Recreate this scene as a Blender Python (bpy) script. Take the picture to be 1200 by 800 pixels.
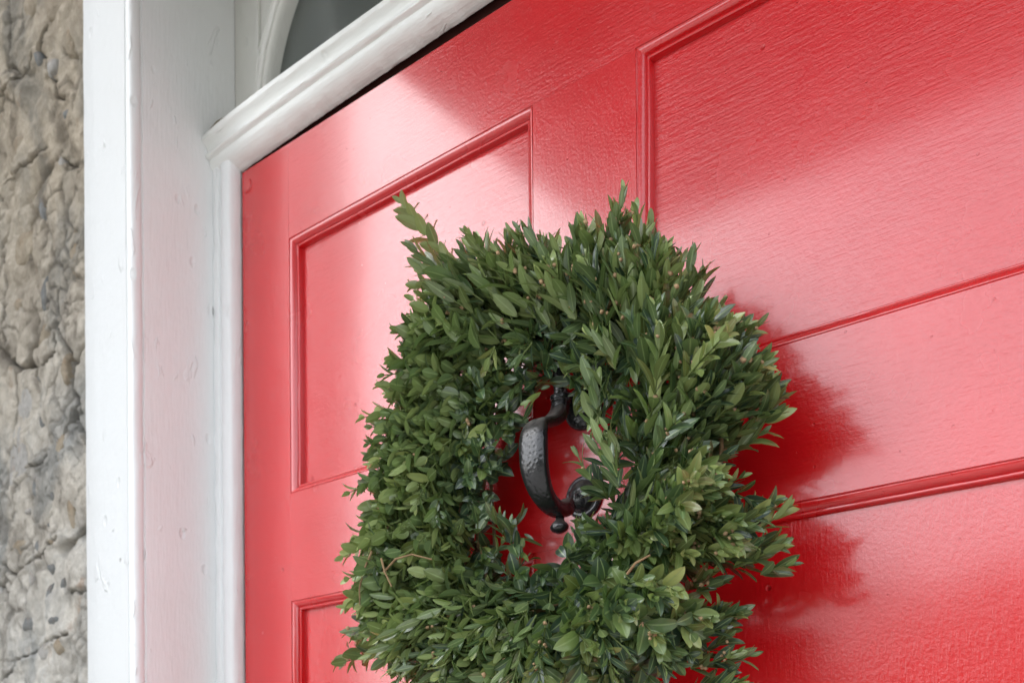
import bpy, bmesh, math, random
import numpy as np
from mathutils import Vector, Matrix, noise
from mathutils.bvhtree import BVHTree

random.seed(7)
rng = np.random.default_rng(7)
scene = bpy.context.scene
for o in list(bpy.data.objects):
    bpy.data.objects.remove(o)

# ------------------------------------------------------------------ camera
# World frame: x runs right along the house front, y points into the house
# (door face at y = 0), z is up, metres.
TH = math.radians(51.483)
CAMY, EYE = -0.7784, 1.5
ROLL = math.radians(0.4)
c_, s_ = math.cos(TH), math.sin(TH)
F = Vector((-c_, s_, 0)); R = Vector((s_, c_, 0)); U = Vector((0, 0, 1))
Rc = R * math.cos(ROLL) - U * math.sin(ROLL)
Uc = R * math.sin(ROLL) + U * math.cos(ROLL)
cam_d = bpy.data.cameras.new('camera')
cam = bpy.data.objects.new('camera', cam_d)
scene.collection.objects.link(cam)
m = Matrix((Rc, Uc, -F)).transposed().to_4x4()
m.translation = Vector((0, CAMY, EYE))
cam.matrix_world = m
cam_d.sensor_width = 36
cam_d.lens = 35.1
cam_d.shift_y = 532 / 1200
cam_d.clip_start = 0.02
cam_d.clip_end = 500
cam_d.dof.use_dof = True
cam_d.dof.focus_distance = 0.80
cam_d.dof.aperture_fstop = 9
scene.camera = cam

# ------------------------------------------------------------------ light
SUN_EL, SUN_AZ = 50, -58          # azimuth measured from the house normal, minus = left
d = Vector((math.sin(math.radians(SUN_AZ)) * math.cos(math.radians(SUN_EL)),
            -math.cos(math.radians(SUN_AZ)) * math.cos(math.radians(SUN_EL)),
            math.sin(math.radians(SUN_EL))))
sun_d = bpy.data.lights.new('sun', 'SUN')
sun_d.energy = 0.5
sun_d.angle = math.radians(65)
sun_d.color = (1.0, 0.98, 0.95)
sun = bpy.data.objects.new('sun', sun_d)
sun.rotation_euler = d.to_track_quat('Z', 'Y').to_euler()
sun.location = (-3, -5, 6)
scene.collection.objects.link(sun)

world = bpy.data.worlds.new('World')
scene.world = world
world.use_nodes = True
wn = world.node_tree.nodes; wl = world.node_tree.links
bg = wn['Background']
sky = wn.new('ShaderNodeTexSky')
sky.sky_type = 'NISHITA'
sky.sun_disc = False
sky.sun_elevation = math.radians(SUN_EL)
sky.sun_rotation = math.atan2(d.x, d.y)
sky.dust_density = 1.4
hsv = wn.new('ShaderNodeHueSaturation'); hsv.inputs['Saturation'].default_value = 0.23
# thin high cloud: soft lighter and darker drifts over the whole dome
tc = wn.new('ShaderNodeTexCoord'); ns = wn.new('ShaderNodeTexNoise')
ns.inputs['Scale'].default_value = 2.2; ns.inputs['Detail'].default_value = 5
mr = wn.new('ShaderNodeMapRange'); mr.inputs['To Min'].default_value = 1.45; mr.inputs['To Max'].default_value = 1.85
mr.inputs['From Min'].default_value = 0.3; mr.inputs['From Max'].default_value = 0.7
mul = wn.new('ShaderNodeVectorMath'); mul.operation = 'MULTIPLY'
wl.new(tc.outputs['Generated'], ns.inputs['Vector'])
wl.new(ns.outputs['Fac'], mr.inputs['Value'])
wl.new(sky.outputs[0], hsv.inputs['Color'])
wl.new(hsv.outputs[0], mul.inputs[0]); wl.new(mr.outputs[0], mul.inputs[1])
wl.new(mul.outputs[0], bg.inputs['Color'])
bg.inputs['Strength'].default_value = 0.15

scene.view_settings.view_transform = 'Standard'
scene.view_settings.look = 'None'
scene.view_settings.gamma = 1
scene.view_settings.exposure = 1.33
scene.render.engine = 'CYCLES'
scene.cycles.max_bounces = 8

# ------------------------------------------------------------------ materials
class NT:
    def __init__(s, name):
        s.m = bpy.data.materials.new(name); s.m.use_nodes = True
        s.t = s.m.node_tree; s.n = s.t.nodes; s.l = s.t.links
        s.b = s.n['Principled BSDF']
    def add(s, typ, **kw):
        nd = s.n.new(typ)
        for k, v in kw.items():
            if k in nd.inputs: nd.inputs[k].default_value = v
            else: setattr(nd, k, v)
        return nd
    def link(s, a, b): s.l.new(a, b)
    def coord(s, scale=(1, 1, 1), kind='Object', rot=(0, 0, 0)):
        t = s.add('ShaderNodeTexCoord'); mp = s.add('ShaderNodeMapping')
        mp.inputs['Scale'].default_value = scale
        mp.inputs['Rotation'].default_value = rot
        s.link(t.outputs[kind], mp.inputs['Vector']); return mp.outputs[0]
    def noise(s, vec, scale, detail=3, rough=0.5, dist=0):
        n = s.add('ShaderNodeTexNoise', Scale=scale, Detail=detail, Roughness=rough, Distortion=dist)
        s.link(vec, n.inputs['Vector']); return n.outputs['Fac']
    def ramp(s, fac, stops):
        r = s.add('ShaderNodeValToRGB'); e = r.color_ramp.elements
        while len(e) < len(stops): e.new(0.5)
        for i, (p, c) in enumerate(stops):
            e[i].position = p
            e[i].color = (c[0], c[1], c[2], 1) if hasattr(c, '__len__') else (c, c, c, 1)
        s.link(fac, r.inputs[0]); return r.outputs[0]
    def math(s, op, a, b=None, clamp=False):
        n = s.add('ShaderNodeMath', operation=op); n.use_clamp = clamp
        for i, v in enumerate((a, b)):
            if v is None: continue
            if isinstance(v, (int, float)): n.inputs[i].default_value = v
            else: s.link(v, n.inputs[i])
        return n.outputs[0]
    def mix(s, fac, a, b, mode='MIX'):
        n = s.add('ShaderNodeMix', data_type='RGBA', blend_type=mode)
        for i, v in ((0, fac), (6, a), (7, b)):
            if isinstance(v, (int, float)): n.inputs[i].default_value = v
            elif isinstance(v, tuple): n.inputs[i].default_value = (*v, 1)
            else: s.link(v, n.inputs[i])
        return n.outputs[2]
    def bump(s, h, strength, dist, prev=None):
        b = s.add('ShaderNodeBump', Strength=strength, Distance=dist)
        s.link(h, b.inputs['Height'])
        if prev: s.link(prev, b.inputs['Normal'])
        return b.outputs[0]

def cellgate(M, vor, thr):
    sc_ = M.add('ShaderNodeSeparateColor'); M.link(vor.outputs['Color'], sc_.inputs[0])
    return M.math('GREATER_THAN', sc_.outputs[0], thr)

def red_paint(name, dirn, amt=1.0):
    M = NT(name)
    k = {'h': (1, 9, 9), 'v': (9, 9, 1)}[dirn]
    obj_v = M.coord()
    g = M.coord(k)
    base = M.ramp(M.noise(obj_v, 9, 4), [(0.3, (0.54, 0.004, 0.007)), (0.7, (0.60, 0.005, 0.009))])
    # tiny chips and specks in the old gloss
    v = M.add('ShaderNodeTexVoronoi', Scale=26.0); M.link(obj_v, v.inputs['Vector'])
    dent = M.ramp(v.outputs['Distance'], [(0.0, 1.0), (0.045, 0.7), (0.075, 0.0)])
    gate = cellgate(M, v, 0.66)
    dent = M.math('MULTIPLY', dent, gate)
    base = M.mix(M.math('MULTIPLY', dent, 0.35), base, (0.25, 0.01, 0.012))
    M.link(base, M.b.inputs['Base Color'])
    rg = M.ramp(M.noise(obj_v, 14, 3), [(0.3, 0.20), (0.7, 0.29)])
    M.link(rg, M.b.inputs['Roughness'])
    M.b.inputs['Specular IOR Level'].default_value = 0.60
    M.b.inputs['Coat Weight'].default_value = 0.88
    M.b.inputs['Coat IOR'].default_value = 1.6
    M.b.inputs['Coat Roughness'].default_value = 0.13
    msk = M.ramp(M.noise(M.coord((1, 1, 1)), 5.0, 3), [(0.35, 0.25), (0.65, 1.0)])
    strokes = M.math('MULTIPLY', M.noise(g, 38, 5, 0.6, 0.4), msk)
    n = M.bump(strokes, 0.62 * amt, 0.0012)
    n = M.bump(M.noise(obj_v, 360, 3, 0.6), 0.5, 0.0006, n)
    n = M.bump(M.noise(obj_v, 90, 3, 0.5), 0.25 * amt, 0.0007, n)
    n = M.bump(M.noise(obj_v, 11, 2, 0.5), 0.4, 0.0018, n)
    n = M.bump(M.math('SUBTRACT', 1.0, dent), 0.9, 0.0012, n)
    # a few longer scars along the stroke
    sc = M.ramp(M.noise(M.coord({'h': (1, 5, 5), 'v': (5, 5, 1)}[dirn]), 70, 3, 0.5, 0.3), [(0.60, 0.0), (0.68, 1.0)])
    n = M.bump(sc, 0.22 * amt, 0.0004, n)
    fine = M.noise(M.coord({'h': (1, 11, 11), 'v': (11, 11, 1)}[dirn]), 85, 3, 0.6)
    n = M.bump(fine, 0.40 * amt, 0.0003, n)
    v2 = M.add('ShaderNodeTexVoronoi', Scale=75.0); M.link(obj_v, v2.inputs['Vector'])
    pit = M.math('MULTIPLY', M.ramp(v2.outputs['Distance'], [(0.0, 1.0), (0.05, 1.0), (0.09, 0.0)]), cellgate(M, v2, 0.70))
    n = M.bump(M.math('SUBTRACT', 1.0, pit), 0.8, 0.0006, n)
    M.link(n, M.b.inputs['Normal'])
    return M.m

def white_paint(name, axis='v', col=(0.80, 0.80, 0.775), dirt=0.25):
    M = NT(name)
    obj_v = M.coord()
    g = M.coord({'h': (1, 8, 8), 'v': (8, 8, 1)}[axis])
    c = M.mix(M.ramp(M.noise(obj_v, 6, 5, 0.6), [(0.45, 0.0), (0.75, dirt)]), col, (0.60, 0.585, 0.54))
    fl = M.add('ShaderNodeTexVoronoi', Scale=17.0); M.link(obj_v, fl.inputs['Vector'])
    chip = M.math('MULTIPLY', M.ramp(fl.outputs['Distance'], [(0.0, 1.0), (0.03, 1.0), (0.05, 0.0)]),
                  cellgate(M, fl, 0.74))
    c = M.mix(M.math('MULTIPLY', chip, 0.45), c, (0.25, 0.22, 0.19))
    M.link(c, M.b.inputs['Base Color'])
    M.b.inputs['Roughness'].default_value = 0.42
    M.b.inputs['Specular IOR Level'].default_value = 0.45
    n = M.bump(M.noise(g, 30, 5, 0.6, 0.3), 0.45, 0.0016)
    n = M.bump(M.noise(obj_v, 60, 4, 0.55), 0.35, 0.0020, n)
    n = M.bump(M.noise(obj_v, 14, 3, 0.5), 0.5, 0.004, n)
    n = M.bump(M.math('SUBTRACT', 1.0, chip), 0.8, 0.0015, n)
    pl = M.ramp(M.noise(M.coord({'h': (1, 3, 3), 'v': (3, 3, 1)}[axis]), 16, 3, 0.5, 0.6), [(0.66, 0.0), (0.70, 1.0)])
    n = M.bump(pl, 0.7, 0.0016, n)
    v2 = M.add('ShaderNodeTexVoronoi', Scale=34.0); M.link(M.coord((1, 1, 0.6)), v2.inputs['Vector'])
    nick = M.math('MULTIPLY', M.ramp(v2.outputs['Distance'], [(0.0, 1.0), (0.08, 0.8), (0.16, 0.0)]), cellgate(M, v2, 0.80))
    n = M.bump(M.math('SUBTRACT', 1.0, nick), 0.8, 0.0022, n)
    M.link(n, M.b.inputs['Normal'])
    return M.m

def stone_mat(name, a, b, c3, spec=0.2):
    M = NT(name)
    v = M.coord()
    w = M.coord((1, 1, 0.55), rot=(0, math.radians(25), 0))
    f = M.noise(w, 14, 8, 0.62, 0.9)
    col = M.ramp(f, [(0.28, a), (0.48, b), (0.66, c3)])
    f2 = M.noise(v, 60, 6, 0.7, 0.4)
    col = M.mix(0.55, col, M.ramp(f2, [(0.3, (0.45, 0.43, 0.40)), (0.65, (1.0, 1.0, 1.0))]), 'MULTIPLY')
    rust = M.ramp(M.noise(w, 23, 4, 0.6), [(0.62, 0.0), (0.74, 0.6)])
    col = M.mix(rust, col, (0.33, 0.20, 0.11))
    oi = M.add('ShaderNodeObjectInfo')
    col = M.mix(0.35, col, M.ramp(oi.outputs['Random'], [(0, (0.5, 0.5, 0.5)), (1, (1, 1, 1))]), 'MULTIPLY')
    M.link(col, M.b.inputs['Base Color'])
    M.b.inputs['Roughness'].default_value = 0.85
    M.b.inputs['Specular IOR Level'].default_value = spec
    n = M.bump(M.noise(w, 60, 9, 0.72, 0.8), 1.0, 0.008)
    n = M.bump(M.noise(v, 260, 5, 0.7), 0.8, 0.0018, n)
    M.link(n, M.b.inputs['Normal'])
    return M.m

def mortar_mat():
    M = NT('lime_mortar')
    v = M.coord(); w = M.coord((1, 1, 0.5), rot=(0, math.radians(20), 0))
    at = M.add('ShaderNodeAttribute', attribute_name='tone')
    sep = M.add('ShaderNodeSeparateColor'); M.link(at.outputs['Color'], sep.inputs[0])
    f = M.noise(w, 11, 8, 0.62, 1.0)
    col = M.ramp(f, [(0.30, (0.20, 0.185, 0.165)), (0.42, (0.50, 0.47, 0.42)), (0.56, (0.69, 0.66, 0.60)), (0.72, (0.44, 0.445, 0.435))])
    grey = M.ramp(M.noise(w, 7, 6, 0.6, 0.6), [(0.5, 0.0), (0.62, 0.8)])
    col = M.mix(grey, col, (0.33, 0.34, 0.335))
    wt = M.ramp(M.noise(w, 19, 5, 0.6, 0.4), [(0.58, 0.0), (0.68, 0.7)])
    col = M.mix(wt, col, (0.62, 0.60, 0.56))
    rust = M.ramp(M.noise(w, 27, 4, 0.6), [(0.66, 0.0), (0.75, 0.55)])
    col = M.mix(rust, col, (0.34, 0.19, 0.10))
    col = M.mix(0.5, col, M.ramp(M.noise(v, 85, 6, 0.7), [(0.3, (0.5, 0.48, 0.45)), (0.65, (1, 1, 1))]), 'MULTIPLY')
    # darker colour in cracks, hollows and along the casing edge (vertex tone: 1 = crack)
    col = M.mix(M.math('MULTIPLY', sep.outputs[0], 0.85, True), col, (0.07, 0.06, 0.05))
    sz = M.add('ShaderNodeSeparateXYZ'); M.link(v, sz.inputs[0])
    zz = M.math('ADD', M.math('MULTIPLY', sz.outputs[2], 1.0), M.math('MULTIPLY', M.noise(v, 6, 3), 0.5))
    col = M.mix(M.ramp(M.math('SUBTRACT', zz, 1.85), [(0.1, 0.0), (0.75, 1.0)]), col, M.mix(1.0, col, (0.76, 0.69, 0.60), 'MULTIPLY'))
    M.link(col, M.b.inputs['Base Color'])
    M.b.inputs['Roughness'].default_value = 0.9
    M.b.inputs['Specular IOR Level'].default_value = 0.15
    n = M.bump(M.noise(w, 34, 9, 0.72, 0.8), 1.0, 0.010)
    n = M.bump(M.noise(v, 200, 5, 0.7), 0.8, 0.0022, n)
    M.link(n, M.b.inputs['Normal'])
    return M.m

def leaf_mat():
    M = NT('boxwood_leaf')
    at = M.add('ShaderNodeAttribute', attribute_name='tone')
    sep = M.add('ShaderNodeSeparateColor'); M.link(at.outputs['Color'], sep.inputs[0])
    uv = M.add('ShaderNodeUVMap'); uv.uv_map = 'leaf_uv'
    su = M.add('ShaderNodeSeparateXYZ'); M.link(uv.outputs[0], su.inputs[0])
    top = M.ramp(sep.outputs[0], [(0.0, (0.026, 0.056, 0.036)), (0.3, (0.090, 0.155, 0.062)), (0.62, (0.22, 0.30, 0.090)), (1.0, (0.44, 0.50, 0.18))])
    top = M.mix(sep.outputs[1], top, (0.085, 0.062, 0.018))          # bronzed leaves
    under = M.mix(0.55, top, (0.16, 0.22, 0.09))
    geo = M.add('ShaderNodeNewGeometry')
    col = M.mix(geo.outputs['Backfacing'], top, under)
    dm = M.math('ABSOLUTE', M.math('SUBTRACT', su.outputs[0], 0.5))
    rib = M.ramp(dm, [(0.0, 1.0), (0.035, 0.75), (0.075, 0.0)])
    rib = M.math('MULTIPLY', rib, 0.75)
    col = M.mix(rib, col, (0.32, 0.42, 0.18))
    # faint side veins
    wv = M.math('ADD', M.math('MULTIPLY', su.outputs[1], 60), M.math('MULTIPLY', dm, -55))
    vn = M.math('SINE', wv)
    edge = M.ramp(dm, [(0.42, 0.0), (0.5, 0.35)])
    col = M.mix(edge, col, (0.12, 0.16, 0.05))
    M.link(col, M.b.inputs['Base Color'])
    rr = M.ramp(sep.outputs[2], [(0, 0.20), (1, 0.42)])
    M.link(rr, M.b.inputs['Roughness'])
    M.b.inputs['Specular IOR Level'].default_value = 0.5
    M.b.inputs['Coat Weight'].default_value = 0.6; M.b.inputs['Coat Roughness'].default_value = 0.18
    n = M.bump(vn, 0.12, 0.0004)
    n = M.bump(M.noise(M.coord(), 420, 3), 0.2, 0.0005, n)
    M.link(n, M.b.inputs['Normal'])
    tr = M.add('ShaderNodeBsdfTranslucent'); M.link(M.mix(0.5, col, (0.18, 0.32, 0.04)), tr.inputs['Color'])
    mx = M.add('ShaderNodeMixShader'); mx.inputs[0].default_value = 0.2
    M.link(M.b.outputs[0], mx.inputs[1]); M.link(tr.outputs[0], mx.inputs[2])
    M.link(mx.outputs[0], M.n['Material Output'].inputs['Surface'])
    return M.m

def simple(name, col, rough=0.6, spec=0.4, bump=None, metal=0.0, var=0.25, scale=40):
    M = NT(name); v = M.coord()
    dk = tuple(x * (1 - var) for x in col)
    M.link(M.ramp(M.noise(v, scale, 4), [(0.3, dk), (0.7, col)]), M.b.inputs['Base Color'])
    M.b.inputs['Roughness'].default_value = rough
    M.b.inputs['Specular IOR Level'].default_value = spec
    M.b.inputs['Metallic'].default_value = metal
    if bump:
        M.link(M.bump(M.noise(v, bump[0], 4), bump[1], bump[2]), M.b.inputs['Normal'])
    return M.m

def iron_mat():
    M = NT('black_iron_paint'); v = M.coord()
    up = M.add('ShaderNodeNewGeometry'); sx = M.add('ShaderNodeSeparateXYZ'); M.link(up.outputs['Normal'], sx.inputs[0])
    dust = M.math('MULTIPLY', M.ramp(sx.outputs[2], [(0.15, 0.0), (0.75, 0.75)]), M.ramp(M.noise(v, 160, 4), [(0.35, 0.2), (0.6, 1.0)]))
    M.link(M.mix(dust, (0.012, 0.012, 0.014), (0.13, 0.115, 0.10)), M.b.inputs['Base Color'])
    M.link(M.ramp(dust, [(0.0, 0.24), (0.6, 0.7)]), M.b.inputs['Roughness'])
    M.b.inputs['Specular IOR Level'].default_value = 0.6
    vo = M.add('ShaderNodeTexVoronoi', Scale=230.0); M.link(v, vo.inputs['Vector'])
    n = M.bump(M.ramp(vo.outputs['Distance'], [(0.0, 0.0), (0.5, 1.0)]), 0.4, 0.0007)
    n = M.bump(M.noise(v, 190, 4, 0.65), 0.4, 0.0010, n)
    M.link(n, M.b.inputs['Normal'])
    return M.m

def glass_mat():
    M = NT('old_window_glass')
    M.b.inputs['Base Color'].default_value = (0.55, 0.6, 0.57, 1)
    M.b.inputs['Transmission Weight'].default_value = 0.84
    M.b.inputs['Roughness'].default_value = 0.12
    M.b.inputs['IOR'].default_value = 1.5
    M.link(M.bump(M.noise(M.coord(), 9, 2), 0.25, 0.01), M.b.inputs['Normal'])
    return M.m

RED_H = red_paint('red_gloss_cross_grain', 'h', 0.8)
RED_V = red_paint('red_gloss_upright_grain', 'v', 0.55)
RED_Q = red_paint('red_gloss_lower_panel', 'v', 1.0)
RED_P = red_paint('red_gloss_panel_grain', 'h', 1.1)
RED_M = red_paint('red_gloss_moulding', 'h', 0.45)
WHITE_V = white_paint('white_paint_upright', 'v', (0.84, 0.855, 0.86), dirt=0.14)
WHITE_C = white_paint('white_paint_casing', 'v', (0.68, 0.695, 0.70), dirt=0.10)  # same white as the reveal, toned down to offset stronger light on the casing
WHITE_H = white_paint('white_paint_level', 'h', (0.82, 0.83, 0.81), 0.3)
WHITE_O = white_paint('white_paint_weathered', 'v', (0.78, 0.78, 0.74), 0.45)
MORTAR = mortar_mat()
STONE_T = stone_mat('tan_stone', (0.22, 0.17, 0.12), (0.42, 0.35, 0.26), (0.55, 0.48, 0.38))
STONE_G = stone_mat('grey_stone', (0.13, 0.14, 0.14), (0.25, 0.26, 0.26), (0.38, 0.38, 0.37))
STONE_L = stone_mat('pale_stone', (0.36, 0.35, 0.33), (0.52, 0.50, 0.47), (0.66, 0.64, 0.61))
LEAF = leaf_mat()
TWIG = simple('twig_bark', (0.26, 0.17, 0.09), 0.8, 0.2, (300, 0.6, 0.001))
STEM = simple('green_stem', (0.13, 0.17, 0.05), 0.6, 0.3)
BUD = simple('dry_bud', (0.50, 0.33, 0.19), 0.8, 0.2, (500, 0.6, 0.0008), var=0.45, scale=120)
IRON = iron_mat()
GLASS = glass_mat()
PAVE = simple('grey_paving', (0.42, 0.41, 0.38), 0.85, 0.2, (30, 0.6, 0.01), scale=6)
SLATE = simple('dark_slate', (0.07, 0.075, 0.08), 0.6, 0.3, (40, 0.5, 0.003))
SOFFIT = simple('painted_soffit_board', (0.36, 0.35, 0.33), 0.7, 0.3, (50, 0.5, 0.003))
DARK = simple('hall_plaster', (0.30, 0.33, 0.31), 0.9, 0.2)
HEDGE = simple('hedge_leaves', (0.10, 0.13, 0.06), 0.8, 0.2, (18, 0.8, 0.06), var=0.6, scale=12)
BLOCKM = simple('sky_blocker_stone', (0.20, 0.18, 0.15), 0.9, 0.2, (12, 0.6, 0.02), scale=5)
GAP_SHADE = simple('dark_gap_shade', (0.05, 0.015, 0.012), 0.9, 0.1)  # dark colour standing in for shade inside the door gaps
SILT = simple('brown_dust', (0.20, 0.155, 0.10), 0.95, 0.1, (300, 0.8, 0.002))

# ------------------------------------------------------------------ helpers
COL = scene.collection
def link_mesh(name, verts, faces, mat, parent=None, smooth=False, loc=None):
    me = bpy.data.meshes.new(name)
    me.from_pydata([tuple(v) for v in verts], [], [tuple(f) for f in faces])
    me.materials.append(mat)
    if smooth: me.polygons.foreach_set('use_smooth', [True] * len(me.polygons))
    me.update()
    o = bpy.data.objects.new(name, me); COL.objects.link(o)
    if loc: o.location = loc
    if parent: o.parent = parent
    if name == 'pane':
        b = bmesh.new(); b.from_mesh(me); bmesh.ops.recalc_face_normals(b, faces=b.faces); b.to_mesh(me); b.free()
    return o
def link_bm(name, bm, mat, parent=None, smooth=False):
    bmesh.ops.recalc_face_normals(bm, faces=bm.faces)
    me = bpy.data.meshes.new(name); bm.to_mesh(me); bm.free()
    me.materials.append(mat)
    if smooth: me.polygons.foreach_set('use_smooth', [True] * len(me.polygons))
    o = bpy.data.objects.new(name, me); COL.objects.link(o)
    if parent: o.parent = parent
    return o
def thing(name, label, cat, loc=(0, 0, 0), group=None):
    o = bpy.data.objects.new(name, None); COL.objects.link(o)
    o.empty_display_size = 0.05
    o['label'] = label; o['category'] = cat
    if group: o['group'] = group
    return o
def box(bm, x0, x1, y0, y1, z0, z1, bev=0.0):
    r = bmesh.ops.create_cube(bm, size=1)
    for v in r['verts']:
        v.co = Vector((x0 + (v.co.x + .5) * (x1 - x0), y0 + (v.co.y + .5) * (y1 - y0), z0 + (v.co.z + .5) * (z1 - z0)))
    if bev:
        es = list({e for v in r['verts'] for e in v.link_edges})
        bmesh.ops.bevel(bm, geom=es, offset=bev, segments=2, profile=0.6, affect='EDGES')
def board(name, x0, x1, y0, y1, z0, z1, mat, parent, bev=0.0006):
    if name in ('stile', 'rail', 'mullion'): bev = 0.00012
    bm = bmesh.new(); box(bm, x0, x1, y0, y1, z0, z1, bev)
    return link_bm(name, bm, mat, parent)
def nz(x, y, z): return noise.noise(Vector((x, y, z)))
def extrude_path(name, prof, pts, mat, parent, jit=None, smooth=True, closed_prof=False):
    """prof: list of (a, b); pts: list of (origin, A, B) frames; surface swept between frames"""
    V, Fc = [], []
    n = len(prof)
    for k, (o, A, B) in enumerate(pts):
        for j, (a, b) in enumerate(prof):
            p = Vector(o) + Vector(A) * a + Vector(B) * b
            if jit: p = p + jit(p, j, k)
            V.append(p)
    m_ = n if closed_prof else n - 1
    for k in range(len(pts) - 1):
        for j in range(m_):
            a0 = k * n + j; b0 = k * n + (j + 1) % n
            Fc.append((a0, b0, b0 + n, a0 + n))
    if closed_prof:
        Fc.append(tuple(range(n))[::-1]); Fc.append(tuple((len(pts) - 1) * n + i for i in range(n)))
    o = link_mesh(name, V, Fc, mat, parent, smooth)
    bm = bmesh.new(); bm.from_mesh(o.data); bmesh.ops.recalc_face_normals(bm, faces=bm.faces)
    for e in bm.edges:
        if len(e.link_faces) == 2 and e.calc_face_angle(0) > 0.7: e.smooth = False
    bm.to_mesh(o.data); bm.free()
    return o

# ------------------------------------------------------------------ ground, step, unseen hedge and sky blocker, hall
XL, XD = -1.0874, -1.0500           # reveal board face, left edge of the door
XR = -0.0090
XK = (XL + 0.0284) / 2              # centre line of the door = -0.5295
ZT = 0.26                           # threshold
def struct(o): o['kind'] = 'structure'; return o
bm = bmesh.new(); box(bm, -60, 60, -90, 0.3, -0.3, 0.0)
struct(link_bm('ground', bm, PAVE))
st = thing('door_step', 'grey stone step below the red front door', 'step')
board('tread', XL - 0.25, 0.28, -0.62, -0.002, 0.004, 0.13, PAVE, st, 0.008)
board('tread', XL - 0.12, 0.15, -0.32, -0.0015, 0.1305, ZT - 0.004, PAVE, st, 0.008)
hg = thing('hedge', 'unseen clipped hedge added across the path to darken low reflections in the door', 'hedge')
V, Fc = [], []
hx_ = [-6.5 + .25 * k for k in range(85)]
for k, x in enumerate(hx_):
    hh_ = 3.75 * min(1, .45 + .55 * max(0, (x + 6.5) / 1.6)) + .35 * noise.noise(Vector((x * .9, 0, 3))) + .15 * noise.noise(Vector((x * 3.1, 0, 5)))
    for (y, z) in ((-10.0, 0), (-9.9, hh_ * .5), (-10.05, hh_ * .93), (-10.3, hh_), (-10.9, hh_ * .98), (-11.1, 0)):
        V.append((x, y + .12 * noise.noise(Vector((x * 2, z * 2, 1))), z))
for k in range(len(hx_) - 1):
    for j_ in range(5):
        a0 = k * 6 + j_; Fc.append((a0, a0 + 6, a0 + 7, a0 + 1))
link_mesh('foliage_mass', V, Fc, HEDGE, hg, True)  # unseen, height shaped to dim the low reflections in the door
wg = thing('sky_blocker', 'unseen stone block added left of the door to cut its sky reflection', 'reflection blocker')
board('sky_blocker_wall', -5.2, -2.40, -1.42, -.10, 0, 4.6, BLOCKM, wg, 0.01)  # unseen block added to cut the sky glare mirrored in the door
# hallway behind the fanlight
V = [(-2.2, .12, .245), (1.2, .12, .245), (1.2, 2.4, .245), (-2.2, 2.4, .245), (-2.2, .12, 3.1), (1.2, .12, 3.1), (1.2, 2.4, 3.1), (-2.2, 2.4, 3.1)]
struct(link_mesh('hallway', V, [(0, 1, 2, 3), (4, 7, 6, 5), (3, 2, 6, 7), (0, 3, 7, 4), (1, 5, 6, 2)], DARK))

# ------------------------------------------------------------------ the red door
door = thing('front_door', 'glossy red six-panelled front door with moulded panels', 'door')
def dx(x): return 2 * XK - x
px = [(-0.9580, -0.5880), (dx(-0.5880), dx(-0.9580))]         # panel openings (outer edge of moulding)
XLd, XRd = XD + 0.0016, dx(XD) - 0.0016
rows = [(1.8665, 2.1746), (1.0, 1.7370), (0.46, 0.86)]
TOP = 2.2886
th = 0.044; JO = 0.00004
board('stile', XLd, px[0][0] - JO, 0, th, ZT, TOP, RED_V, door)
board('stile', px[1][1] + JO, XRd, 0, th, ZT, TOP, RED_V, door)
rails = [(rows[0][1], TOP), (rows[1][1], rows[0][0]), (rows[2][1], rows[1][0]), (ZT, rows[2][0])]
for z0, z1 in rails:
    board('rail', px[0][0] + JO, px[1][1] - JO, 0.0001, th, z0 + (0 if z0 > ZT else 0), z1, RED_H, door)
for z0, z1 in rows:
    board('mullion', px[0][1], px[1][0], 0.0002, th, z0 + JO, z1 - JO, RED_V, door)
PROF = [(0, 0), (.0003, .0010), (.0010, .0015), (.0014, .0008), (.0026, .0008), (.0042, .0014), (.0060, .0028), (.0074, .0048),
        (.0079, .0062), (.0085, .0058), (.0097, .0058), (.0105, .0064), (.0109, .0078), (.0112, .0140)]
W = PROF[-1][0]
def moulding(p, q, inward, along):
    """strip of panel moulding from p to q mitred at both ends"""
    V, Fc = [], []; n = len(PROF); L = (Vector(q) - Vector(p)).length; N = max(2, int(L / 0.012))
    for k in range(N + 1):
        for (a, b) in PROF:
            t = a + (L - 2 * a) * k / N
            pt = Vector(p) + Vector(along) * t + Vector(inward) * a + Vector((0, b + 0.0001, 0))
            w = nz(pt.x * 22, pt.z * 22, a * 60) * 0.00035 + nz(pt.x * 90, pt.z * 90, a * 200) * 0.00015
            if 0 < a < W: pt += Vector((0, w, 0)) + Vector(inward) * w
            V.append(pt)
    for k in range(N):
        for j in range(n - 1):
            a0 = k * n + j; Fc.append((a0, a0 + 1, a0 + n + 1, a0 + n))
    o = link_mesh('moulding', V, Fc, RED_M, door, True)
    b = bmesh.new(); b.from_mesh(o.data)
    for e in b.edges:
        if len(e.link_faces) == 2 and e.calc_face_angle(0) > 0.6: e.smooth = False
    b.to_mesh(o.data); b.free()
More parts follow.
